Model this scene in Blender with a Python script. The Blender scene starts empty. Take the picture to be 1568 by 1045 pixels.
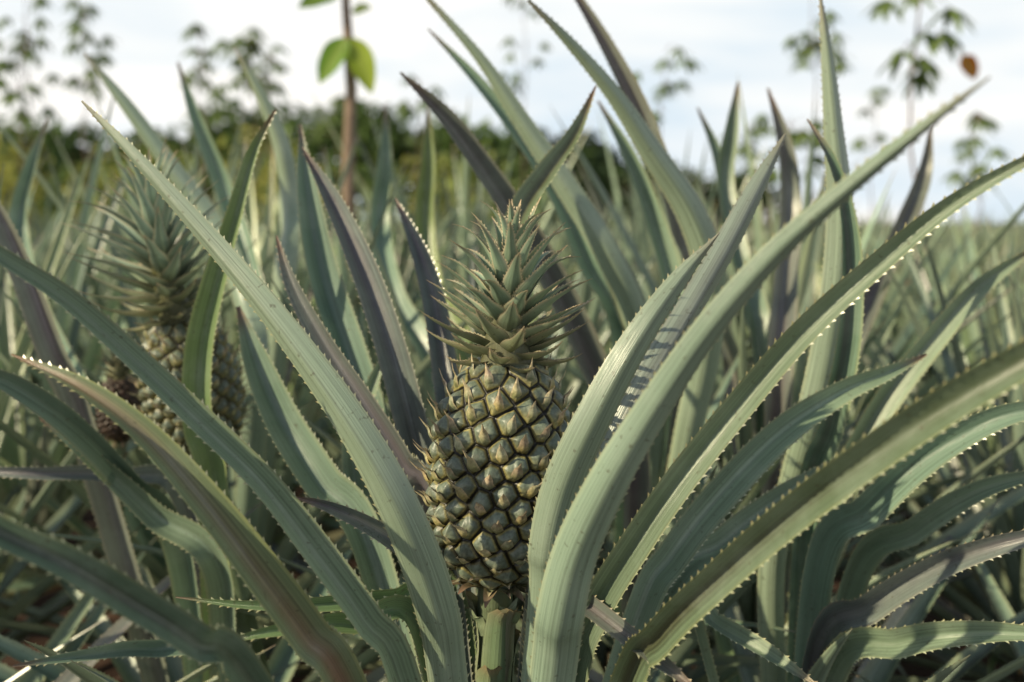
import bpy, math, random
import numpy as np
from mathutils import Vector, Matrix
random.seed(7); np.random.seed(7)
scene=bpy.context.scene
COL=scene.collection
rad=math.radians

# ------------------------------------------------------------------ helpers
def empty(name,loc=(0,0,0)):
    o=bpy.data.objects.new(name,None); COL.objects.link(o); o.location=loc; o.empty_display_size=.1
    return o
class Buf:
    def __init__(s): s.v=[];s.f=[];s.uv=[];s.c=[]
    def mesh(s,name,mat,smooth=True):
        me=bpy.data.meshes.new(name); me.from_pydata(s.v,[],s.f)
        n=len(me.loops); vi=np.empty(n,dtype=np.int32); me.loops.foreach_get('vertex_index',vi)
        uvl=me.uv_layers.new(name='UVMap'); uvl.data.foreach_set('uv',np.array(s.uv,dtype=np.float32)[vi].ravel())
        ca=me.color_attributes.new('Col','FLOAT_COLOR','POINT')
        c=np.ones((len(s.v),4),dtype=np.float32); c[:,:3]=np.clip(np.array(s.c,dtype=np.float32),0,1); ca.data.foreach_set('color',c.ravel())
        if smooth: me.polygons.foreach_set('use_smooth',[True]*len(me.polygons))
        me.materials.append(mat); me.update(); return me
def obj(name,me,parent=None,loc=None):
    o=bpy.data.objects.new(name,me); COL.objects.link(o)
    if parent: o.parent=parent
    if loc: o.location=loc
    return o
def catmull(P,n):
    P=np.array(P,dtype=float); m=len(P)
    Q=np.vstack([2*P[0]-P[1],P,2*P[-1]-P[-2]])
    d=np.r_[0,np.cumsum(np.linalg.norm(np.diff(P[:,:3],axis=0),axis=1))]
    ss=np.linspace(0,d[-1],n); out=[]
    for s in ss:
        i=min(max(np.searchsorted(d,s)-1,0),m-2); t=(s-d[i])/(d[i+1]-d[i]+1e-9)
        p0,p1,p2,p3=Q[i],Q[i+1],Q[i+2],Q[i+3]
        out.append(.5*((2*p1)+(-p0+p2)*t+(2*p0-5*p1+4*p2-p3)*t*t+(-p0+3*p1-3*p2+p3)*t**3))
    return np.array(out),ss
def leaf(B,pts,nh,colf,nc=7,nseg=40,gut=.2,teeth=0.,twist=0.,toothcol=(.50,.41,.21),th=.0015):
    """pts: tip->base or base->tip rows x,y,z,w (metres). nh: hint for the upper-face normal."""
    R,ss=catmull(pts,nseg); p=R[:,:3]; w=np.maximum(R[:,3],.0004)
    T=np.gradient(p,axis=0); T/=np.linalg.norm(T,axis=1)[:,None]+1e-9
    nh=np.array(nh,dtype=float)
    N=nh[None,:]-T*(T@nh)[:,None]; N/=np.linalg.norm(N,axis=1)[:,None]+1e-9
    W=np.cross(T,N)
    if twist:
        a=np.linspace(-twist,twist,nseg)[:,None]; N,W=N*np.cos(a)+W*np.sin(a),W*np.cos(a)-N*np.sin(a)
    b0=len(B.v); us=np.linspace(-1,1,nc); L=ss[-1]; off=random.random()*50
    wav=.03*np.sin(ss/L*random.uniform(9,16)+random.random()*6)
    for i in range(nseg):
        for u in us:
            q=p[i]+W[i]*(u*w[i]*.5*(1-abs(gut)*.25*abs(u)))+N[i]*(gut*w[i]*(abs(u)**1.3-.3)+wav[i]*w[i]*u)
            B.v.append(tuple(q)); B.uv.append((u*.5+.5+off,ss[i]+off)); B.c.append(colf(ss[i]/L,u))
    for i in range(nseg-1):
        for j in range(nc-1):
            a=b0+i*nc+j; B.f.append((a,a+1,a+nc+1,a+nc))
    if teeth>0:
        k=int(L/teeth)
        dirn=-1 if w[0]<w[-1] else 1
        for sd,j in ((-1,0),(1,nc-1)):
            for q in range(k):
                s=(q+.3+.4*random.random())*teeth
                x=s/L*(nseg-1); i=int(x); fr=x-i
                if i>=nseg-1: continue
                ww=w[i]*(1-fr)+w[i+1]*fr
                if ww<.003: continue
                e=np.array(B.v[b0+i*nc+j])*(1-fr)+np.array(B.v[b0+(i+1)*nc+j])*fr
                t=T[i]*dirn; h=th*random.uniform(.6,1.3)
                o=W[i]*sd*.9+N[i]*.3
                a=len(B.v)
                for r,cc in ((e-t*.0016-o*.0004,None),(e+t*.0016-o*.0004,None),(e+o*h+t*h*1.2,toothcol)):
                    B.v.append(tuple(r)); B.uv.append((off+sd,s+off)); B.c.append(cc or colf(s/L,sd))
                B.f.append((a,a+1,a+2))
def lerp(a,b,t): return tuple(a[i]*(1-t)+b[i]*t for i in range(3))
def sm(a,b,x):
    t=min(max((x-a)/(b-a),0),1); return t*t*(3-2*t)

# ------------------------------------------------------------------ materials
def nt(name):
    m=bpy.data.materials.new(name); m.use_nodes=True; t=m.node_tree; t.nodes.clear(); return m,t
def leafmat(name,trans=.10,rough=.30,streak=.40,back=.36,backcol=(.38,.46,.34,1),simple=False,spec=.8):
    m,t=nt(name); n=t.nodes; l=t.links
    out=n.new('ShaderNodeOutputMaterial'); pb=n.new('ShaderNodeBsdfPrincipled'); tr=n.new('ShaderNodeBsdfTranslucent'); mx=n.new('ShaderNodeMixShader')
    at=n.new('ShaderNodeAttribute'); at.attribute_name='Col'
    uv=n.new('ShaderNodeTexCoord')
    geo=n.new('ShaderNodeNewGeometry'); bm=n.new('ShaderNodeMath'); bm.operation='MULTIPLY'; bm.inputs[1].default_value=back; l.new(geo.outputs['Backfacing'],bm.inputs[0])
    mb=n.new('ShaderNodeMix'); mb.data_type='RGBA'; l.new(bm.outputs[0],mb.inputs[0]); l.new(at.outputs['Color'],mb.inputs[6]); mb.inputs[7].default_value=backcol
    col=mb.outputs[2]
    if not simple:
        mp=n.new('ShaderNodeMapping'); mp.inputs['Scale'].default_value=(20,3,1)
        no=n.new('ShaderNodeTexNoise'); no.inputs['Scale'].default_value=1; no.inputs['Detail'].default_value=4; no.inputs['Roughness'].default_value=.65
        l.new(uv.outputs['UV'],mp.inputs['Vector']); l.new(mp.outputs[0],no.inputs['Vector'])
        mr=n.new('ShaderNodeMapRange'); mr.inputs[1].default_value=.3; mr.inputs[2].default_value=.7; mr.inputs[3].default_value=1-streak; mr.inputs[4].default_value=1+streak
        l.new(no.outputs[0],mr.inputs[0])
        vm=n.new('ShaderNodeVectorMath'); vm.operation='SCALE'; l.new(col,vm.inputs[0]); l.new(mr.outputs[0],vm.inputs['Scale'])
        n2=n.new('ShaderNodeTexNoise'); n2.inputs['Scale'].default_value=17; n2.inputs['Detail'].default_value=5; n2.inputs['Roughness'].default_value=.65
        l.new(uv.outputs['Object'],n2.inputs['Vector'])
        mr2=n.new('ShaderNodeMapRange'); mr2.inputs[1].default_value=.48; mr2.inputs[2].default_value=.75; mr2.inputs[3].default_value=0; mr2.inputs[4].default_value=.30
        l.new(n2.outputs[0],mr2.inputs[0])
        wx=n.new('ShaderNodeMix'); wx.data_type='RGBA'; l.new(mr2.outputs[0],wx.inputs[0]); l.new(vm.outputs[0],wx.inputs[6]); wx.inputs[7].default_value=(.39,.46,.37,1)
        n3=n.new('ShaderNodeTexNoise'); n3.inputs['Scale'].default_value=230; n3.inputs['Detail'].default_value=2; l.new(uv.outputs['Object'],n3.inputs['Vector'])
        r3=n.new('ShaderNodeMapRange'); r3.inputs[1].default_value=.66; r3.inputs[2].default_value=.73; r3.inputs[3].default_value=0; r3.inputs[4].default_value=.6; l.new(n3.outputs[0],r3.inputs[0])
        ms=n.new('ShaderNodeMix'); ms.data_type='RGBA'; l.new(r3.outputs[0],ms.inputs[0]); l.new(wx.outputs[2],ms.inputs[6]); ms.inputs[7].default_value=(.08,.07,.04,1)
        col=ms.outputs[2]
        mp2=n.new('ShaderNodeMapping'); mp2.inputs['Scale'].default_value=(45,7,1); l.new(uv.outputs['UV'],mp2.inputs['Vector'])
        n4=n.new('ShaderNodeTexNoise'); n4.inputs['Scale'].default_value=1; n4.inputs['Detail'].default_value=3; l.new(mp2.outputs[0],n4.inputs['Vector'])
        bp=n.new('ShaderNodeBump'); bp.inputs['Strength'].default_value=.4; bp.inputs['Distance'].default_value=.0015; l.new(n4.outputs[0],bp.inputs['Height']); l.new(bp.outputs[0],pb.inputs['Normal'])
        rr_=n.new('ShaderNodeMapRange'); rr_.inputs[3].default_value=rough+.14; rr_.inputs[4].default_value=rough-.1; l.new(n2.outputs[0],rr_.inputs[0]); l.new(rr_.outputs[0],pb.inputs['Roughness'])
    else: pb.inputs['Roughness'].default_value=rough
    l.new(col,pb.inputs['Base Color']); pb.inputs['Specular IOR Level'].default_value=spec
    l.new(col,tr.inputs['Color'])
    mx.inputs[0].default_value=trans; l.new(pb.outputs[0],mx.inputs[1]); l.new(tr.outputs[0],mx.inputs[2]); l.new(mx.outputs[0],out.inputs[0])
    return m
M_leaf=leafmat('pineapple_leaf')
M_field=leafmat('field_leaf',trans=.15,simple=True)
M_crown=leafmat('crown_leaf',trans=.10,rough=.40,streak=.2,back=.10,spec=.4)
M_tree=leafmat('tree_foliage',trans=.35,rough=.5,back=.1,backcol=(.14,.22,.06,1),simple=True,spec=.3)
def colmat(name,rough=.5,nscale=180,amt=.25,bump=.3,dist=.001):
    m,t=nt(name); n=t.nodes; l=t.links
    out=n.new('ShaderNodeOutputMaterial'); pb=n.new('ShaderNodeBsdfPrincipled'); at=n.new('ShaderNodeAttribute'); at.attribute_name='Col'
    tc=n.new('ShaderNodeTexCoord'); no=n.new('ShaderNodeTexNoise'); no.inputs['Scale'].default_value=nscale; no.inputs['Detail'].default_value=5; l.new(tc.outputs['Object'],no.inputs['Vector'])
    mr=n.new('ShaderNodeMapRange'); mr.inputs[1].default_value=.3; mr.inputs[2].default_value=.7; mr.inputs[3].default_value=1-amt; mr.inputs[4].default_value=1+amt; l.new(no.outputs[0],mr.inputs[0])
    vm=n.new('ShaderNodeVectorMath'); vm.operation='SCALE'; l.new(at.outputs['Color'],vm.inputs[0]); l.new(mr.outputs[0],vm.inputs['Scale'])
    l.new(vm.outputs[0],pb.inputs['Base Color']); pb.inputs['Roughness'].default_value=rough
    bp=n.new('ShaderNodeBump'); bp.inputs['Strength'].default_value=bump; bp.inputs['Distance'].default_value=dist; l.new(no.outputs[0],bp.inputs['Height']); l.new(bp.outputs[0],pb.inputs['Normal'])
    l.new(pb.outputs[0],out.inputs[0]); return m
M_fruit=colmat('pineapple_rind',.40,420,.32,.55,.0007)
M_bark=colmat('bark',.85,60,.35,.6,.004)

# ------------------------------------------------------------------ world, sun, camera
SUN=Vector((-.78,-.38,.50)).normalized()
w=bpy.data.worlds.new('World'); scene.world=w; w.use_nodes=True; t=w.node_tree; t.nodes.clear(); n=t.nodes; l=t.links
out=n.new('ShaderNodeOutputWorld'); bg=n.new('ShaderNodeBackground'); sky=n.new('ShaderNodeTexSky'); sky.sky_type='NISHITA'; sky.sun_disc=False
sky.sun_elevation=math.asin(SUN.z); sky.sun_rotation=math.atan2(SUN.x,SUN.y)%(2*math.pi); sky.air_density=1.0; sky.dust_density=1.0
tc=n.new('ShaderNodeTexCoord'); mp=n.new('ShaderNodeMapping'); mp.inputs['Scale'].default_value=(1.1,1.1,4.5); mp.inputs['Rotation'].default_value=(0,rad(8),0); mp.inputs['Location'].default_value=(.4,.1,.3)
no=n.new('ShaderNodeTexNoise'); no.inputs['Scale'].default_value=2.0; no.inputs['Detail'].default_value=7; no.inputs['Roughness'].default_value=.5; no.inputs['Distortion'].default_value=.5
l.new(tc.outputs['Generated'],mp.inputs['Vector']); l.new(mp.outputs[0],no.inputs['Vector'])
mr=n.new('ShaderNodeMapRange'); mr.inputs[1].default_value=.38; mr.inputs[2].default_value=.58; mr.inputs[3].default_value=.0; mr.inputs[4].default_value=1.0; l.new(no.outputs[0],mr.inputs[0])
# bright haze near the horizon, clearer sky overhead
sx=n.new('ShaderNodeSeparateXYZ'); l.new(tc.outputs['Generated'],sx.inputs[0])
hz=n.new('ShaderNodeMapRange'); hz.inputs[1].default_value=.25; hz.inputs[2].default_value=.60; hz.inputs[3].default_value=1.0; hz.inputs[4].default_value=.15; l.new(sx.outputs['Z'],hz.inputs[0])
cc=n.new('ShaderNodeMix'); cc.data_type='RGBA'; l.new(mr.outputs[0],cc.inputs[0]); cc.inputs[6].default_value=(7.6,8.7,9.5,1); cc.inputs[7].default_value=(11.0,10.8,10.3,1)
mx=n.new('ShaderNodeMix'); mx.data_type='RGBA'; l.new(hz.outputs[0],mx.inputs[0])
l.new(sky.outputs[0],mx.inputs[6]); l.new(cc.outputs[2],mx.inputs[7])
l.new(mx.outputs[2],bg.inputs[0]); bg.inputs[1].default_value=.10; l.new(bg.outputs[0],out.inputs[0])
sl=bpy.data.lights.new('sun','SUN'); sl.energy=5.0; sl.angle=rad(.6); sl.color=(1,.86,.58)
so=bpy.data.objects.new('sun',sl); COL.objects.link(so); so.rotation_euler=(-SUN).to_track_quat('-Z','Y').to_euler()
cd=bpy.data.cameras.new('camera'); cam=bpy.data.objects.new('camera',cd); COL.objects.link(cam); scene.camera=cam
cam.location=(0,0,.85); cam.rotation_euler=(rad(90),0,0); cd.lens=35; cd.sensor_width=36; cd.shift_y=-182.5/1568; cd.clip_start=.02; cd.clip_end=2000
cd.dof.use_dof=True; cd.dof.focus_distance=.76; cd.dof.aperture_fstop=3.7
scene.view_settings.view_transform='Standard'; scene.view_settings.look='None'; scene.view_settings.exposure=0

# ------------------------------------------------------------------ ground
m,t=nt('red_soil'); n=t.nodes; l=t.links
out=n.new('ShaderNodeOutputMaterial'); pb=n.new('ShaderNodeBsdfPrincipled'); tc=n.new('ShaderNodeTexCoord')
no=n.new('ShaderNodeTexNoise'); no.inputs['Scale'].default_value=6; no.inputs['Detail'].default_value=10; l.new(tc.outputs['Object'],no.inputs['Vector'])
cr=n.new('ShaderNodeValToRGB'); cr.color_ramp.elements[0].position=.3; cr.color_ramp.elements[0].color=(.032,.016,.010,1); cr.color_ramp.elements[1].position=.7; cr.color_ramp.elements[1].color=(.085,.042,.025,1)
l.new(no.outputs[0],cr.inputs[0]); l.new(cr.outputs[0],pb.inputs['Base Color']); pb.inputs['Roughness'].default_value=.95
bp=n.new('ShaderNodeBump'); bp.inputs['Distance'].default_value=.03; l.new(no.outputs[0],bp.inputs['Height']); l.new(bp.outputs[0],pb.inputs['Normal']); l.new(pb.outputs[0],out.inputs[0])
G=Buf(); N_=60
for i in range(N_+1):
    for j in range(N_+1):
        x=((i/N_*2-1)**3)*600; y=((j/N_*2-1)**3)*600
        G.v.append((x,y,.02*math.sin(x*3)*math.cos(y*2.1))); G.uv.append((x,y)); G.c.append((.2,.1,.05))
for i in range(N_):
    for j in range(N_):
        a=i*(N_+1)+j; G.f.append((a,a+N_+1,a+N_+2,a+1))
obj('ground',G.mesh('ground',m))

# ------------------------------------------------------------------ leaf colours
VAR=(.80,1.12)
def mkcol(kind,tip0=True):
    """kind 0 grey green,1 dark green w brown groove,2 green with red-brown band,3 dusky purple,4 olive green,5 dry.  s=0 is the tip"""
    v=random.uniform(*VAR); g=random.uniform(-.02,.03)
    base={0:(.198,.285,.200),1:(.125,.192,.125),2:(.160,.228,.138),3:(.160,.185,.162),4:(.185,.268,.112),5:(.26,.20,.11)}[kind]
    band={0:(.120,.185,.130),1:(.058,.072,.050),2:(.215,.125,.100),3:(.138,.108,.120),4:(.130,.203,.085),5:(.18,.13,.07)}[kind]
    edge={0:(.37,.41,.24),1:(.30,.34,.17),2:(.34,.37,.17),3:(.29,.27,.21),4:(.34,.38,.17),5:(.3,.24,.12)}[kind]
    bs={0:.7,1:.9,2:.9,3:.85,4:.6,5:.5}[kind]; ph=random.random()*6; bw=random.uniform(.5,.8)
    def f(s,u):
        if not tip0: s=1-s
        c=lerp(base,band,bs*(.7+.3*math.sin(s*9+ph))*(1-sm(.08,bw,abs(u))))
        c=lerp(c,edge,.8*sm(.78,1,abs(u)))
        c=lerp(c,(.22,.13,.09),.9*(1-sm(.0,.06,s)))
        c=lerp(c,(.32,.39,.26),.4*sm(.7,1,s))
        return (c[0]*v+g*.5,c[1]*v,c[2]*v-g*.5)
    return f

# ------------------------------------------------------------------ individually shaped leaves, mm: x,y,z,width
def parse(s): return [tuple(float(a)/1000 for a in q.split(',')) for q in s.split(';')]
HERO=[
('b',0,'-346,800,947,2;-299,780,904,11;-228,750,835,19;-167,720,772,25;-112,700,703,30;-77,700,639,33;-55,720,567,34;-47,740,500,32'),
('t',0,'-360,600,862,8;-319,620,828,12;-287,640,800,16;-253,660,761,18;-213,670,718,20;-171,680,672,21;-138,690,624,24;-103,700,570,25;-77,720,510,27'),
('t',2,'-332,660,762,1;-279,640,745,12;-233,630,716,18;-192,630,670,24;-161,640,623,28;-136,660,575,30;-109,680,520,30'),
('t',1,'-308,520,714,10;-273,530,685,16;-242,540,665,19;-215,560,637,21;-184,580,605,22;-156,620,553,24'),
('b',0,'221,460,917,1;198,490,893,7;169,520,862,11;143,550,830,15;113,580,785,19;84,610,730,24;60,630,681,29;41,660,625,33;32,680,573,36;28,710,515,36'),
('b',0,'150,720,842,1;119,710,808,15;86,700,763,23;58,700,712,28;36,710,659,32;26,720,609,32;24,740,549,30'),
('b',3,'242,880,928,2;212,860,878,19;180,840,825,25;143,820,769,27;106,800,714,28;70,790,643,29;48,790,581,30'),
('t',0,'345,600,903,4;308,620,881,9;276,640,856,13;241,660,820,17;199,680,774,20;159,700,719,23;119,710,664,25;88,720,614,26;61,740,559,28;43,770,486,30'),
('t',1,'300,500,802,15;267,520,777,20;230,550,742,23;196,580,704,24;166,610,666,24;133,640,621,24;99,670,571,25;77,710,510,26'),
('t',0,'400,960,722,2;352,940,706,15;309,930,691,23;248,910,659,30;190,890,611,33;140,870,559,32;104,850,504,30'),
('t',3,'-211,1000,925,2;-176,980,869,20;-140,950,800,29;-111,920,729,32;-90,900,661,33;-72,880,596,32;-47,860,523,28'),
('t',3,'-220,930,837,2;-199,910,790,15;-166,890,739,21;-128,870,690,25;-95,860,641,27;-69,850,588,27'),
('t',0,'-234,1100,958,2;-221,1080,878,26;-203,1060,801,36;-172,1030,722,39;-137,1000,640,36;-90,950,545,31'),
('t',3,'-123,1050,875,2;-96,1020,823,18;-77,990,772,26;-64,960,705,28;-54,920,633,28'),
('t',3,'-163,740,646,1;-140,750,636,9;-112,760,620,14;-85,770,599,17;-49,790,560,19'),
('t',0,'-275,1000,765,4;-250,980,709,29;-220,960,655,38;-179,930,606,40;-126,900,543,35'),
('t',4,'-250,740,571,1;-196,740,565,7;-150,750,561,12;-93,770,557,17;-44,790,542,20'),
('t',4,'-202,680,562,1;-160,690,567,10;-114,710,563,17;-66,750,533,20'),
('t',3,'124,660,538,2;105,680,547,11;77,710,559,16;47,750,567,17;18,780,563,15'),
('t',0,'325,980,619,2;259,950,588,23;197,920,554,31;130,880,510,34'),
('t',1,'86,1020,989,2;64,1000,939,16;35,980,898,24;9,960,859,26;-9,940,801,25;-18,920,717,22'),
('t',0,'-123,1020,730,2;-140,1000,686,14;-155,970,634,23;-138,940,572,27;-77,880,527,25'),
]
BEH=[
('t',3,'-124,1100,1015,2;-76,1120,968,22;-33,1140,910,30;12,1160,842,36;59,1180,757,39;107,1200,653,39;149,1220,546,38'),
('b',0,'-107,1200,1125,6;-39,1200,1047,15;13,1200,968,24;64,1200,893,31;115,1200,811,35;153,1220,730,38;176,1240,622,39'),
('t',0,'-110,1300,1102,2;-50,1300,1038,16;5,1300,969,24;56,1300,893,31;99,1300,799,37;150,1300,662,40'),
('b',0,'17,1050,1084,3;60,1070,1045,12;112,1090,989,20;157,1110,926,29;205,1130,857,37;231,1150,782,41;229,1180,680,41;209,1200,567,38'),
('t',3,'62,1250,1162,7;107,1250,1088,20;148,1250,1010,28;177,1250,940,30;210,1250,842,33;226,1250,719,34'),
('t',0,'116,1350,1014,3;156,1350,939,24;191,1350,850,32;215,1330,754,36;218,1300,628,36'),
]
MID=[
('t',4,'-127,1500,1022,3;-127,1500,939,24;-132,1500,850,32;-113,1450,745,36;-50,1400,611,37'),
('t',0,'-204,1600,1039,3;-206,1600,945,27;-214,1600,850,35;-181,1500,742,38;-95,1400,593,37'),
]
RIG=[
('b',0,'310,1000,1076,3;318,1000,1014,14;325,1000,942,22;332,1000,863,31;329,1000,791,35;318,1000,719,36;302,1000,647,35;286,1010,572,34;268,1020,475,32'),
('t',1,'287,970,950,2;305,960,913,12;319,960,869,17;325,960,812,23;322,960,737,26;309,970,653,29;293,1000,548,31'),
('t',0,'589,1100,828,2;517,1100,778,22;459,1100,713,29;409,1100,648,32;365,1100,568,33;323,1080,489,33'),
('t',0,'478,850,694,11;426,870,679,22;375,900,638,30;333,930,582,34;296,970,507,34'),
('t',3,'455,800,603,6;407,820,586,17;364,860,551,24;322,900,502,29;290,950,439,31'),
('t',0,'449,800,517,6;390,830,507,20;340,870,482,27;296,930,429,30'),
('t',0,'493,900,626,6;432,920,602,20;384,950,557,26;338,1000,483,31'),
('t',0,'239,780,486,3;208,820,495,17;175,860,503,18;163,900,502,14'),
]
RIG2=[
('t',3,'359,1400,1038,3;380,1400,960,25;389,1400,878,33;369,1350,770,36;333,1250,637,36'),
('t',0,'329,1450,1054,3;318,1450,983,23;308,1450,907,30;318,1400,795,35;325,1300,662,36'),
('t',0,'279,1500,1022,3;311,1500,939,24;320,1450,840,32;336,1400,721,35;338,1300,594,34'),
('t',3,'631,1500,998,3;618,1500,919,25;567,1450,840,32;501,1400,740,35;415,1300,611,34'),
]
LEF=[
('t',4,'-237,1000,963,2;-260,1000,919,13;-279,1000,853,19;-299,1000,784,28;-313,1000,719,32;-314,1000,647,33;-304,1020,562,34'),
('t',3,'-609,1100,926,7;-566,1100,857,22;-537,1100,792,29;-505,1100,706,33;-473,1120,600,35'),
('t',0,'-498,900,720,6;-461,920,699,21;-420,950,657,27;-383,1000,588,30;-347,1050,499,32'),
('t',0,'-465,980,657,2;-414,980,619,17;-357,1000,555,28;-291,1000,489,31'),
('t',3,'-554,1000,601,7;-475,1000,597,14;-416,1050,581,20;-357,1100,532,25'),
('t',0,'-401,800,493,2;-357,820,492,10;-312,860,481,16;-256,900,449,20'),
]
LEF2=[
('b',0,'-602,1400,1087,3;-545,1400,1015,20;-486,1400,933,28;-426,1400,850,35;-367,1350,753,38;-336,1300,628,38'),
('t',0,'-537,1600,1107,3;-503,1600,1007,23;-461,1600,902,33;-411,1550,789,37;-378,1500,634,37'),
('b',0,'-419,1500,1114,3;-378,1500,1037,20;-348,1500,958,30;-338,1500,870,35;-337,1450,736,38'),
('t',0,'-698,1500,1007,3;-724,1500,929,22;-742,1500,840,30;-665,1400,721,35;-549,1300,594,34'),
]
def rosette(B,n,Lr,el,w0=.042,base=(0,0,.12),nseg=18,nc=5,teeth=0,droop=(.3,.9),r0=.02):
    ga=2.39996
    for i in range(n):
        t=i/max(n-1,1); a=i*ga+random.uniform(-.25,.25)
        e=rad(el[0]+(el[1]-el[0])*t**.85+random.uniform(-7,7)); Lf=random.uniform(*Lr)*(1-.28*abs(t-.6)/.6)
        dr=random.uniform(*droop)*(1-.6*t); h=np.array((math.cos(a),math.sin(a),0)); up=np.array((0,0,1.))
        p=np.array(base)+h*r0+up*(.12*t); pts=[]; sw=random.uniform(-.25,.25); sd=np.array((-math.sin(a),math.cos(a),0)); m_=8
        for k in range(m_+1):
            s=k/m_; ee=e-dr*s**1.6
            ww=w0*random.uniform(.97,1.03)*max(0,(1-s**1.6))**.9*(.75+.25*min(1,s*4))
            pts.append((*p,max(ww,.001)))
            d=h*math.cos(ee)+up*math.sin(ee)+sd*sw*s; p=p+d*Lf/m_
        nh=-h*math.sin(e)+up*math.cos(e)+sd*random.uniform(-.45,.45)
        kind=random.choices([0,1,2,3,4,5],[6,1.8,.8,1.0,1.6,.5 if t<.25 else 0])[0]
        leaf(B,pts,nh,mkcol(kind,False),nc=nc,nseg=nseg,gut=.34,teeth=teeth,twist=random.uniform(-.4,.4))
def hand(B,data,base,teeth=.0075,nseg=60,nc=11):
    for face,kind,s in data:
        pts=parse(s); q=pts[-1]
        bx=base[0]+(q[0]-base[0])*.25; by=base[1]+(q[1]-base[1])*.25
        pts.append((bx,by,base[2],q[3]*.9))
        nh=(random.uniform(-.12,.12),-1,.45) if face=='t' else (random.uniform(-.15,.15),1,.35)
        if face=='t' and q[0]<base[0]-.02 and kind!=3: nh=(.25,-1,.7)
        leaf(B,pts,nh,mkcol(kind),nc=nc,nseg=nseg,gut=.30 if face=='b' else .45,teeth=teeth,twist=random.uniform(-.2,.2),th=.0017)

def plant(name,base,groups,ros=None,teeth=.0075):
    global VAR
    e=empty(name,(base[0],base[1],0))
    if groups:
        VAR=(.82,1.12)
        B=Buf(); hand(B,groups,base,teeth)
        o=obj('leaves',B.mesh('leaves',M_leaf)); o.parent=e; o.location=(-base[0],-base[1],0)
    if ros:
        VAR=(.42,.95)  # darker tone range: understory shade put into the lower leaves' colour
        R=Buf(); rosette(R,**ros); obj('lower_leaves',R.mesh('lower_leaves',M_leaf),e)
    S=Buf(); prof=[(0,.035),(.1,.04),(.2,.036),(.3,.02)]
    for z,r in prof:
        for k in range(12):
            a=k*math.pi/6; S.v.append((r*math.cos(a),r*math.sin(a),z)); S.uv.append((k,z)); S.c.append((.1,.08,.05))
    for i in range(3):
        for k in range(12): S.f.append((i*12+k,i*12+(k+1)%12,(i+1)*12+(k+1)%12,(i+1)*12+k))
    obj('stem',S.mesh('stem',M_bark),e)
    return e
plant('pineapple_plant',(-.013,.80,.24),HERO,dict(n=34,Lr=(.42,.60),el=(0,44),base=(0,0,.10),nseg=26,nc=7,teeth=.008,droop=(.2,.7)))
plant('pineapple_plant',(.14,1.28,.2),BEH,dict(n=28,Lr=(.5,.7),el=(5,66),base=(0,0,.12),nseg=22,teeth=.009))
plant('pineapple_plant',(-.06,1.5,.2),MID,dict(n=32,Lr=(.60,.82),el=(12,78),base=(0,0,.12),nseg=20,droop=(.1,.6)))
plant('pineapple_plant',(.30,1.08,.16),RIG,dict(n=30,Lr=(.45,.62),el=(0,52),base=(0,0,.10),nseg=24,teeth=.009))
plant('pineapple_plant',(.36,1.45,.2),RIG2,dict(n=30,Lr=(.6,.80),el=(8,76),base=(0,0,.12),nseg=20,droop=(.1,.6)))
plant('pineapple_plant',(-.34,1.16,.2),LEF,dict(n=30,Lr=(.42,.60),el=(0,46),base=(0,0,.10),nseg=24,teeth=.009))
plant('pineapple_plant',(-.44,1.55,.2),LEF2,dict(n=30,Lr=(.64,.90),el=(10,80),base=(0,0,.12),nseg=20,droop=(.1,.6)))
plant('pineapple_plant',(-.62,.95,.2),None,dict(n=40,Lr=(.45,.62),el=(0,50),base=(0,0,.08),nseg=22,teeth=.009,droop=(.1,.7)))
plant('pineapple_plant',(.66,.98,.2),None,dict(n=34,Lr=(.42,.58),el=(0,50),base=(0,0,.06),nseg=22,teeth=.009,droop=(.1,.7)))
plant('pineapple_plant',(-.86,1.42,.2),None,dict(n=36,Lr=(.70,.95),el=(10,82),base=(0,0,.12),nseg=20,droop=(.1,.6)))
plant('pineapple_plant',(.80,1.50,.2),None,dict(n=34,Lr=(.6,.8),el=(8,76),base=(0,0,.12),nseg=20,droop=(.1,.6)))

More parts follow.
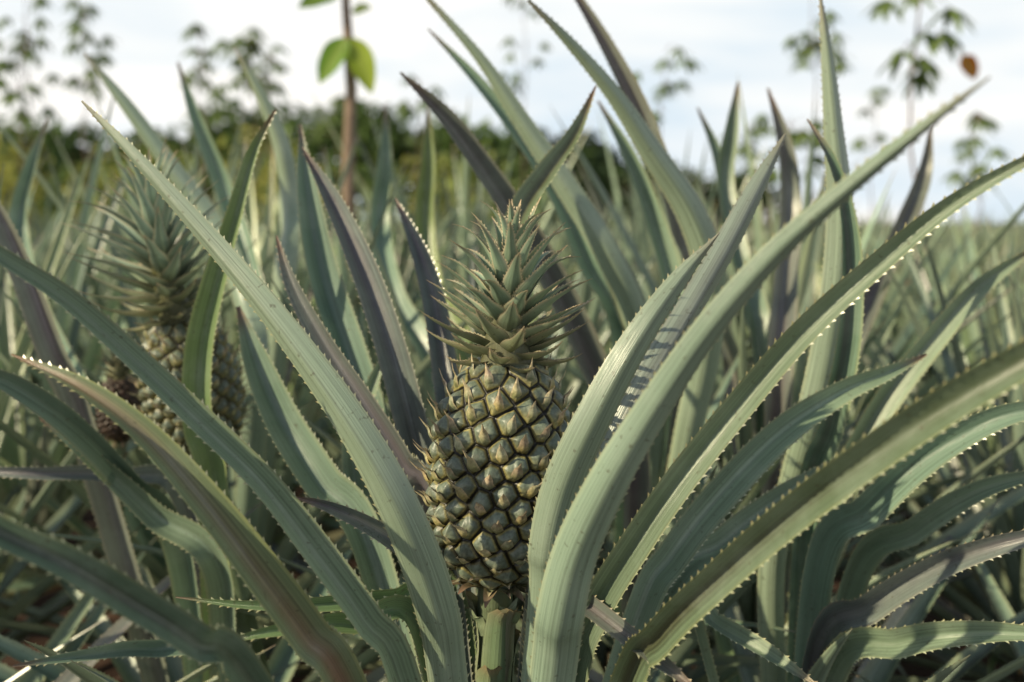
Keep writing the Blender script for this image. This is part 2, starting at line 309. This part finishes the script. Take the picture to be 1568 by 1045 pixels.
# ------------------------------------------------------------------ pineapple
H=.176
pt=np.array([0,.03,.08,.16,.28,.45,.62,.78,.88,.95,1.0]); pr=np.array([.014,.024,.034,.044,.051,.0535,.0525,.047,.040,.033,.024])
def fr(t): return np.interp(t,pt,pr)
tt=np.linspace(0,1,400); rr=fr(tt); ker=np.ones(25)/25; rp=np.r_[np.full(12,rr[0]),rr,np.full(12,rr[-1])]; rr=np.convolve(rp,ker,'valid')
def pineapple(name,parent_loc,rot,scale,crown_scale=1.,crown_n=76,red=0.,crown_col=(.225,.315,.215),dens=1,loose=0.,seed=1,cw=1.):
    random.seed(seed); rg=np.random.RandomState(seed)
    e=empty(name,parent_loc); e.rotation_euler=rot; e.scale=(scale,)*3
    z=tt*H; ds=np.hypot(np.gradient(z),np.gradient(rr)); area=np.cumsum(2*np.pi*rr*ds); area/=area[-1]
    NE=172; ei=(np.arange(NE)+.5)/NE; ez=np.interp(ei,area,z); er=np.interp(ez,z,rr); ea=np.arange(NE)*2.3999632
    ez=ez+rg.normal(0,.0008,NE); ea=ea+rg.normal(0,.022,NE)
    E=np.stack([er*np.cos(ea),er*np.sin(ea),ez],1)
    nu,nv=(460,350) if dens else (200,150)
    s=np.cumsum(ds); vz=np.interp(np.linspace(s[0],s[-1],nv),s,z); vr=np.interp(vz,z,rr)
    sl=np.gradient(vr)/(np.gradient(vz)+1e-9)
    th=np.arange(nu)*2*np.pi/nu
    X=vr[:,None]*np.cos(th); Y=vr[:,None]*np.sin(th); Z=np.repeat(vz[:,None],nu,1)
    P=np.stack([X,Y,Z],2).reshape(-1,3)
    Nn=np.stack([np.cos(th)[None,:]+0*X,np.sin(th)[None,:]+0*X,-np.repeat(sl[:,None],nu,1)],2).reshape(-1,3); Nn/=np.linalg.norm(Nn,axis=1)[:,None]
    D=np.linalg.norm(P[:,None,:]-E[None,:,:],axis=2)
    idx=np.argpartition(D,1,axis=1)[:,:2]; r=np.arange(len(P)); d0=D[r,idx[:,0]]; d1=D[r,idx[:,1]]
    sw=d0>d1; i0=np.where(sw,idx[:,1],idx[:,0]); dm=np.minimum(d0,d1); dM=np.maximum(d0,d1); del D
    a_=.0190; b=np.clip((dM-dm)/a_,0,1)
    An=np.stack([-np.sin(ea),np.cos(ea),0*ea],1)[i0]; dv=P-E[i0]; lx=(dv*An).sum(1)/a_; ly=dv[:,2]/a_
    sz=np.clip(vr/.05,.45,1)[:,None].repeat(nu,1).ravel()
    h=(.0066*(1-(1-np.clip(b/.8,0,1))**2.0)+.0018*b*(ly>0)*(-ly)+.0006*np.sin(np.abs(lx)*11+i0))*sz
    h+= .0012*np.exp(-((lx/.10)**2))*(b)
    P2=P+Nn*h[:,None]
    ev=rg.uniform(.78,1.22,NE)[i0][:,None]
    # uneven ripeness: some fruitlets yellower, some greyer
    ripe=np.clip(rg.normal(.35,.25,NE)+.25*(ez/H-.4),0,1)[i0][:,None]
    crack=np.array((.014,.013,.008)); rim=np.array((.34,.30,.11)); flank=np.array((.125,.155,.115)); ctr=np.array((.31,.31,.21))
    if red: rim=np.array((.10,.06,.035)); flank=np.array((.07,.045,.035)); ctr=np.array((.10,.07,.05))
    def ss(a,c,x):
        q=np.clip((x-a)/(c-a),0,1); return (q*q*(3-2*q))[:,None]
    C=crack+(rim-crack)*ss(.09,.15,b)*(.25+.9*ripe)
    C=C+(flank-C)*ss(.17,.28,b)*(1-.25*ss(.1,-.3,ly)); C=C+(ctr-C)*ss(.5,.85,b)*.6
    if not red: C=C+(np.array((.40,.34,.11))-C)*((.05+.55*ripe)*ss(.05,-.45,ly)*ss(.12,.3,b))
    C=C*ev
    bu=Buf(); bu.v=[tuple(q) for q in P2]; bu.c=C; bu.uv=[(0,0)]*len(P2)
    I=np.arange(nu); f=[]
    for i in range(nv-1):
        a=i*nu+I; bb=i*nu+(I+1)%nu; f+=list(zip(a.tolist(),bb.tolist(),(bb+nu).tolist(),(a+nu).tolist()))
    bu.f=f+[tuple(range(nu-1,-1,-1)),tuple((nv-1)*nu+i for i in range(nu))]
    obj('rind',bu.mesh('rind',M_fruit),e)
    K=Buf()
    for k in range(NE):
        c,sn=math.cos(ea[k]),math.sin(ea[k]); t=ez[k]/H; slope=np.interp(ez[k],vz,sl)
        out=np.array((c,sn,-slope)); out/=np.linalg.norm(out); upv=np.array((slope*c,slope*sn,1)); upv/=np.linalg.norm(upv); side=np.cross(upv,out)
        q=min(1,er[k]/.05)**.5; a=a_*q; v=random.uniform(.78,1.2); lean=random.uniform(-.35,.35); tl=random.uniform(.6,2.8)
        pts=[]
        for y,hh,ww in ((-.46,.0014,.56),(-.36,.0056,.56),(-.18,.0080,.47),(.00,.0097,.32),(.13,.0120+.001*tl,.17),(.20+.12*tl,.0145+.0030*tl,.03)):
            p=E[k]+upv*(y*a)+out*(hh*q)+side*lean*a*max(0,y+.2); pts.append((*p,ww*a))
        cb=random.choice([(.27,.27,.12),(.38,.32,.12),(.23,.25,.14)]); cm=random.choice([(.50,.44,.26),(.48,.37,.26),(.42,.42,.28)])
        if red: cb=(.09,.05,.035); cm=(.13,.08,.06)
        def cf(s,u,cb=cb,cm=cm,v=v):
            x=lerp(cb,cm,sm(.15,.6,s)); x=lerp(x,(.64,.53,.34),.7*sm(.52,.78,s)) if not red else x; x=lerp(x,(.20,.11,.06),sm(.9,.99,s)); x=lerp(x,(.56,.42,.28) if not red else (.15,.08,.05),.55*sm(.65,1,abs(u)))
            return tuple(v*i for i in x)
        leaf(K,pts,tuple(out),cf,nc=7,nseg=12,gut=-.28)
    obj('bracts',K.mesh('bracts',M_fruit),e)
    W_=Buf()
    for k in range(14):
        a=k*2.4; c,sn=math.cos(a),math.sin(a); ln=random.uniform(.018,.034)
        pts=[(.010*c,.010*sn,.002,.012),(.022*c,.022*sn,.002,.013),((.022+ln*.6)*c,(.022+ln*.6)*sn,.005-random.random()*.006,.008),((.022+ln)*c,(.022+ln)*sn,.008-random.random()*.02,.001)]
        leaf(W_,pts,(0,0,1),lambda s,u:lerp((.22,.24,.11),(.30,.18,.13),s),nc=5,nseg=10,gut=.2)
    obj('basal_bracts',W_.mesh('basal_bracts',M_crown),e)
    Cb=Buf(); zc=H-.006
    for k in range(crown_n):
        t=k/(crown_n-1); a=k*2.39996+random.uniform(-.15,.15); cs=crown_scale
        e0=rad(np.interp(t,[0,.15,.4,.7,1],[0,18,36,55,86])+random.uniform(-8,8))
        Lc=np.interp(t,[0,.10,.3,.6,.85,1],[.028,.044,.060,.064,.060,.048])*cs*random.uniform(.82,1.15)
        wc=np.interp(t,[0,.3,1],[.0220,.0230,.0165])*(1+.3*(cs-1))*cw
        rc=np.interp(t,[0,.3,1],[.0215,.018,.002]); zz=zc+.090*cs*t
        dr=np.interp(t,[0,.2,.6,1],[-.75,-.35,.75,.8])*random.uniform(.4,1.7)+loose*.3
        hx=np.array((math.cos(a),math.sin(a),0)); p=hx*rc+np.array((0,0,zz)); pts=[]
        for j in range(8):
            s=j/7; ee=e0-dr*s**1.8
            pts.append((*p,max(wc*(1-s)**.9*(.85+.2*math.sin(min(1,s*2.2)*math.pi)),.0004)))
            p=p+(hx*math.cos(ee)+np.array((0,0,1))*math.sin(ee))*Lc/7
        nh=-hx*math.sin(e0)+np.array((0,0,1))*math.cos(e0)
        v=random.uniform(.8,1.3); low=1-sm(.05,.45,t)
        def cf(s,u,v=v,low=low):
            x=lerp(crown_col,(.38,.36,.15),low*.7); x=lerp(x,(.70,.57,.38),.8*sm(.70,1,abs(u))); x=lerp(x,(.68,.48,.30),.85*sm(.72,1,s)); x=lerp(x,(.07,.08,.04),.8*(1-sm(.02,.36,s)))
            return tuple(v*i for i in x)
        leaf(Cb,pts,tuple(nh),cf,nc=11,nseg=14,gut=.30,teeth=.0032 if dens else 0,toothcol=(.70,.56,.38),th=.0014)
    b0=len(Cb.v)
    for i,(zz,r_) in enumerate(((zc-.004,.025),(zc+.01,.020),(zc+.05*crown_scale,.014),(zc+.085*crown_scale,.004))):
        for k in range(16): Cb.v.append((r_*math.cos(k*math.pi/8),r_*math.sin(k*math.pi/8),zz)); Cb.uv.append((k,zz)); Cb.c.append((.10,.10,.04))
    for i in range(3):
        for k in range(16): Cb.f.append((b0+i*16+k,b0+i*16+(k+1)%16,b0+(i+1)*16+(k+1)%16,b0+(i+1)*16+k))
    obj('crown',Cb.mesh('crown',M_crown),e)
    S=Buf(); rows=[(.006,.014),(-.05,.014),(-.15,.015),(-.40,.018)]
    for zz,r_ in rows:
        for k in range(16): S.v.append((r_*math.cos(k*math.pi/8),r_*math.sin(k*math.pi/8),zz)); S.uv.append((k/16,zz)); S.c.append((.10,.13,.06))
    for i in range(3):
        for k in range(16): S.f.append((i*16+k,(i+1)*16+k,(i+1)*16+(k+1)%16,i*16+(k+1)%16))
    for k in range(11):
        a=-math.pi/2+k*2.2-.35; c,sn=math.cos(a),math.sin(a); z0=-.20+.020*k; zt=z0+random.uniform(.13,.17)
        if zt>-.006: zt=-.006-random.random()*.012
        pts=[(.016*c,.016*sn,z0,.026),(.018*c,.018*sn,z0*.5+zt*.5,.028),(.020*c,.020*sn,zt-.01,.025),(.026*c,.026*sn,zt,.012)]
        kk=random.choice([(.15,.22,.11),(.18,.24,.13),(.13,.20,.10),(.17,.17,.11)])
        leaf(S,pts,(-c,-sn,0),lambda s,u,kk=kk:lerp(lerp(kk,(.28,.32,.17),.6*sm(.5,1,abs(u))),(.28,.20,.10),sm(.88,1,s)),nc=9,nseg=14,gut=.34)
    obj('peduncle',S.mesh('peduncle',M_crown),e)
    return e
pineapple('pineapple',(-.013,.80,.561),(rad(1),rad(2.5),rad(20)),1.0,crown_scale=1.03,seed=3)
pineapple('pineapple',(-.350,1.14,.585),(0,rad(-15),1.0),.92,crown_scale=1.6,crown_n=70,crown_col=(.28,.38,.29),dens=0,loose=-.4,seed=5,cw=1.05)
pineapple('pineapple',(-.49,1.24,.58),(0,rad(-8),2.0),.44,crown_scale=1.0,crown_n=50,red=1,crown_col=(.10,.12,.08),dens=0,seed=9)

# ------------------------------------------------------------------ pineapple field
random.seed(21); VAR=(.45,1.6)
fe=empty('pineapple_field'); var=[]
for k in range(6):
    R=Buf(); rosette(R,n=38,Lr=(.66,.94),el=(12,84),base=(0,0,.10),nseg=12,nc=5,w0=.052,droop=(.1,.6),teeth=0); var.append(R.mesh('plant_mesh_%d'%k,M_field))
cnt=0
def addp(x,y,s,zs=1.):
    global cnt
    o=bpy.data.objects.new('plant_%d'%cnt,var[random.randrange(6)]); cnt+=1; COL.objects.link(o); o.parent=fe
    o.location=(x,y,0); o.rotation_euler=(random.uniform(-.1,.1),random.uniform(-.1,.1),random.uniform(0,6.28)); o.scale=(s,s,s*zs*random.uniform(.94,1.06))
y=1.98
while y<34:
    sp=.52 if y<8 else 1.0; hw=.6*y+1.4; x=-hw
    while x<hw:
        tall=1.12 if x<.6 else .90
        if y>3.2: tall=1.0 if x<1 else .90
        if y>7: tall=.97 if x<1 else .93
        s=random.uniform(.86,1.12)
        addp(x+random.uniform(-.14,.14),y+random.uniform(-.16,.16),s,tall); x+=sp
    y+=.58 if y<8 else 1.15
for x,y_,s in ((-1.3,1.2,.85),(-.85,1.0,.6),(1.25,1.3,.8),(1.1,.98,.62),(-.74,.62,.42),(.74,.62,.40),(-1.2,.8,.7)): addp(x,y_,s)

# ------------------------------------------------------------------ trees behind
def tube(B,pts,col):
    b0=len(B.v)
    for i,(x,y,z,r) in enumerate(pts):
        for k in range(8):
            a=k*math.pi/4; B.v.append((x+r*math.cos(a),y+r*math.sin(a),z)); B.uv.append((k/8,z)); B.c.append(col)
    for i in range(len(pts)-1):
        for k in range(8): B.f.append((b0+i*8+k,b0+i*8+(k+1)%8,b0+(i+1)*8+(k+1)%8,b0+(i+1)*8+k))
def treeline():
    B=Buf(); Tk=Buf(); rg=np.random.RandomState(4)
    def clump(cx,cy,cz,rx,rz,n,col,ls):
        for q in range(n):
            d=rg.normal(size=3); d/=np.linalg.norm(d); r=rg.uniform(.45,1.08)
            c=np.array((cx+d[0]*rx*r,cy+d[1]*rx*r,cz+d[2]*rz*r)); 
            if c[2]<.1: continue
            u=rg.normal(size=3); u/=np.linalg.norm(u); v=np.cross(u,rg.normal(size=3)); v/=np.linalg.norm(v); s=ls*rg.uniform(.6,1.4); cc=np.array(col)*rg.uniform(.6,1.35)
            a=len(B.v)
            for k,(i,j) in enumerate(((-1,0),(0,-.45),(1,0),(0,.45))): B.v.append(tuple(c+u*s*i+v*s*j)); B.uv.append((0,0)); B.c.append(cc)
            B.f.append((a,a+1,a+2,a+3))
    x=-30.
    while x<5.2:
        ctr=x>0.2
        yb=22+rg.uniform(-1.5,1.5)
        top=(3.05+.4*math.sin(x*.9)+rg.uniform(-.4,.5)) if not ctr else 2.95-.26*(x-.5)+rg.uniform(-.15,.25)
        col=(.10,.155,.045) if not ctr else (.040,.068,.025)
        for q in range(4):
            zc=top*rg.uniform(.35,.82); rz=min(top-zc,.9)*1.0
            clump(x+rg.uniform(-.8,.8),yb+rg.uniform(-.6,.6),zc,rg.uniform(.6,1.0),max(rz,.35),330,np.array(col)*rg.uniform(.6,1.6),.15)
        tube(Tk,[(x,yb,0,.07),(x+.05,yb,1,.055),(x+.1,yb,top*.8,.02)],(.10,.07,.05))
        x+=1.0
    x=-16.
    while x<.6:
        y=13+rg.uniform(-2,3); top=1.75+rg.uniform(-.3,.55)
        clump(x,y,top*.6,.6,top*.4,330,random.choice([(.34,.34,.08),(.24,.29,.07),(.14,.20,.06)]),.08); x+=.62
    e=empty('distant_trees'); obj('foliage',B.mesh('tree_foliage',M_tree,False),e); obj('trunks',Tk.mesh('tree_trunks',M_bark),e)
treeline()
def ovate(B,c,d,L_,W,col,nh=(0,-1,.3)):
    d=np.array(d,dtype=float); d/=np.linalg.norm(d); c=np.array(c,dtype=float); pts=[]
    for s in np.linspace(0,1,7):
        p=c+d*L_*s+np.array((0,0,-.12*L_*s*s)); pts.append((*p,max(W*math.sin(math.pi*min(1,s**.8*.97+.02))**.75,.002)))
    v=random.uniform(.8,1.2)
    leaf(B,pts,nh,lambda s,u:tuple(v*i for i in lerp(col,(.3,.36,.08),.5*(1-sm(0,.15,abs(u))))),nc=5,nseg=9,gut=.15)
def cassava(x,y,top,crown,name='cassava_plant',n=12,size=.12,col=(.16,.23,.08),tcol=(.16,.10,.07),r=.009):
    e=empty(name,(x,y,0)); B=Buf(); T=Buf()
    jx=[random.uniform(-.04,.04) for _ in range(9)]
    tube(T,[(jx[i],0,top*i/8,r*(1-.09*i)) for i in range(9)],tcol)
    for k in range(n):
        z=random.uniform(*crown); a=random.uniform(0,6.28); pl=random.uniform(.04,.20); z=min(z,top)
        ep=np.array((math.cos(a)*pl,math.sin(a)*pl,z+random.uniform(-.02,.08)))
        tube(T,[(0,0,z,.004),(ep[0]*.5,ep[1]*.5,z+.04,.003),(ep[0],ep[1],ep[2],.002)],(.2,.10,.06))
        m_=random.choice([5,6,7])
        for q in range(m_):
            b=a+(q-(m_-1)/2)*.75; dz=random.uniform(-1.3,-.4)
            ovate(B,ep,(math.cos(b),math.sin(b),dz),size*random.uniform(.8,1.2),size*.30,col,nh=(math.cos(b)*.5,math.sin(b)*.5,1))
    obj('stem',T.mesh('stem',M_bark),e); obj('leaves',B.mesh('leaves',M_tree),e)
for a in [(1.62,4.0,2.3,(1.45,1.75)),(1.08,7.0,2.05,(1.5,2.05)),(.10,9,2.85,(2.0,2.9)),(2.12,7,2.45,(1.9,2.4)),(-3.0,7,2.4,(1.7,2.4)),(-2.2,7,2.2,(1.6,2.2)),
          (-1.95,8,2.2,(1.9,2.2)),(-2.95,6,1.95,(1.5,2.0)),(2.8,6,1.5,(1.1,1.5)),(3.25,9,2.0,(1.4,2.0)),(1.55,6.5,1.45,(1.1,1.5)),(-1.6,9,1.95,(1.6,2.0)),(1.75,6.2,1.5,(1.15,1.5)),(-.75,8,2.0,(1.7,2.0)),(-4.6,7,2.3,(1.8,2.3)),(4.6,8,2.0,(1.3,2.0)),(-3.4,7,2.45,(1.9,2.4)),(-1.7,6.5,2.1,(1.7,2.1))]:
    cassava(a[0],a[1],a[2],a[3],n=8 if a[1]<5 else random.choice([9,12,15]))
e=empty('sapling_tree',(-.49,3.0,0)); T=Buf(); B=Buf()
tube(T,[(0,0,0,.026),(.01,0,.5,.023),(-.004,0,1.0,.019),(.006,0,1.25,.017),(-.01,0,1.5,.013),(-.02,0,1.8,.009),(-.02,0,2.2,.006)],(.24,.17,.12))
for (px,pz,dx,dz,L_,W,c) in ((0,1.42,-.45,-.8,.15,.085,(.15,.28,.03)),(.0,1.42,.4,-.9,.17,.085,(.26,.34,.03)),(-.01,1.55,-.8,-.3,.13,.075,(.09,.18,.03)),(-.02,1.62,-.9,.0,.13,.07,(.07,.15,.03)),(-.02,1.66,.8,.2,.12,.06,(.07,.14,.03)),(0,1.48,.5,.1,.07,.04,(.08,.15,.03)),(-.02,1.8,.3,.6,.15,.08,(.08,.15,.03)),(-.02,1.85,-.6,.6,.15,.08,(.08,.15,.03))):
    tube(T,[(px,0,pz,.003),(px+dx*.02,-.01,pz+dz*.02,.0025)],(.15,.16,.05)); ovate(B,(px+dx*.02,-.01,pz+dz*.02),(dx,-.25,dz),L_,W,c,nh=(dx*.3,-1,.35))
obj('trunk',T.mesh('trunk',M_bark),e); obj('leaves',B.mesh('leaves',M_tree),e)
B=Buf(); T=Buf(); e=empty('withered_cassava_leaf',(1.81,4.0,1.52))
ovate(B,(0,0,0),(.35,0,-.6),.10,.085,(.62,.20,.02)); tube(T,[(-.19,0,.12,.003),(-.1,0,.10,.003),(0,0,0,.002)],(.3,.12,.05))
obj('blade',B.mesh('blade',M_tree),e); obj('petiole',T.mesh('petiole',M_bark),e)
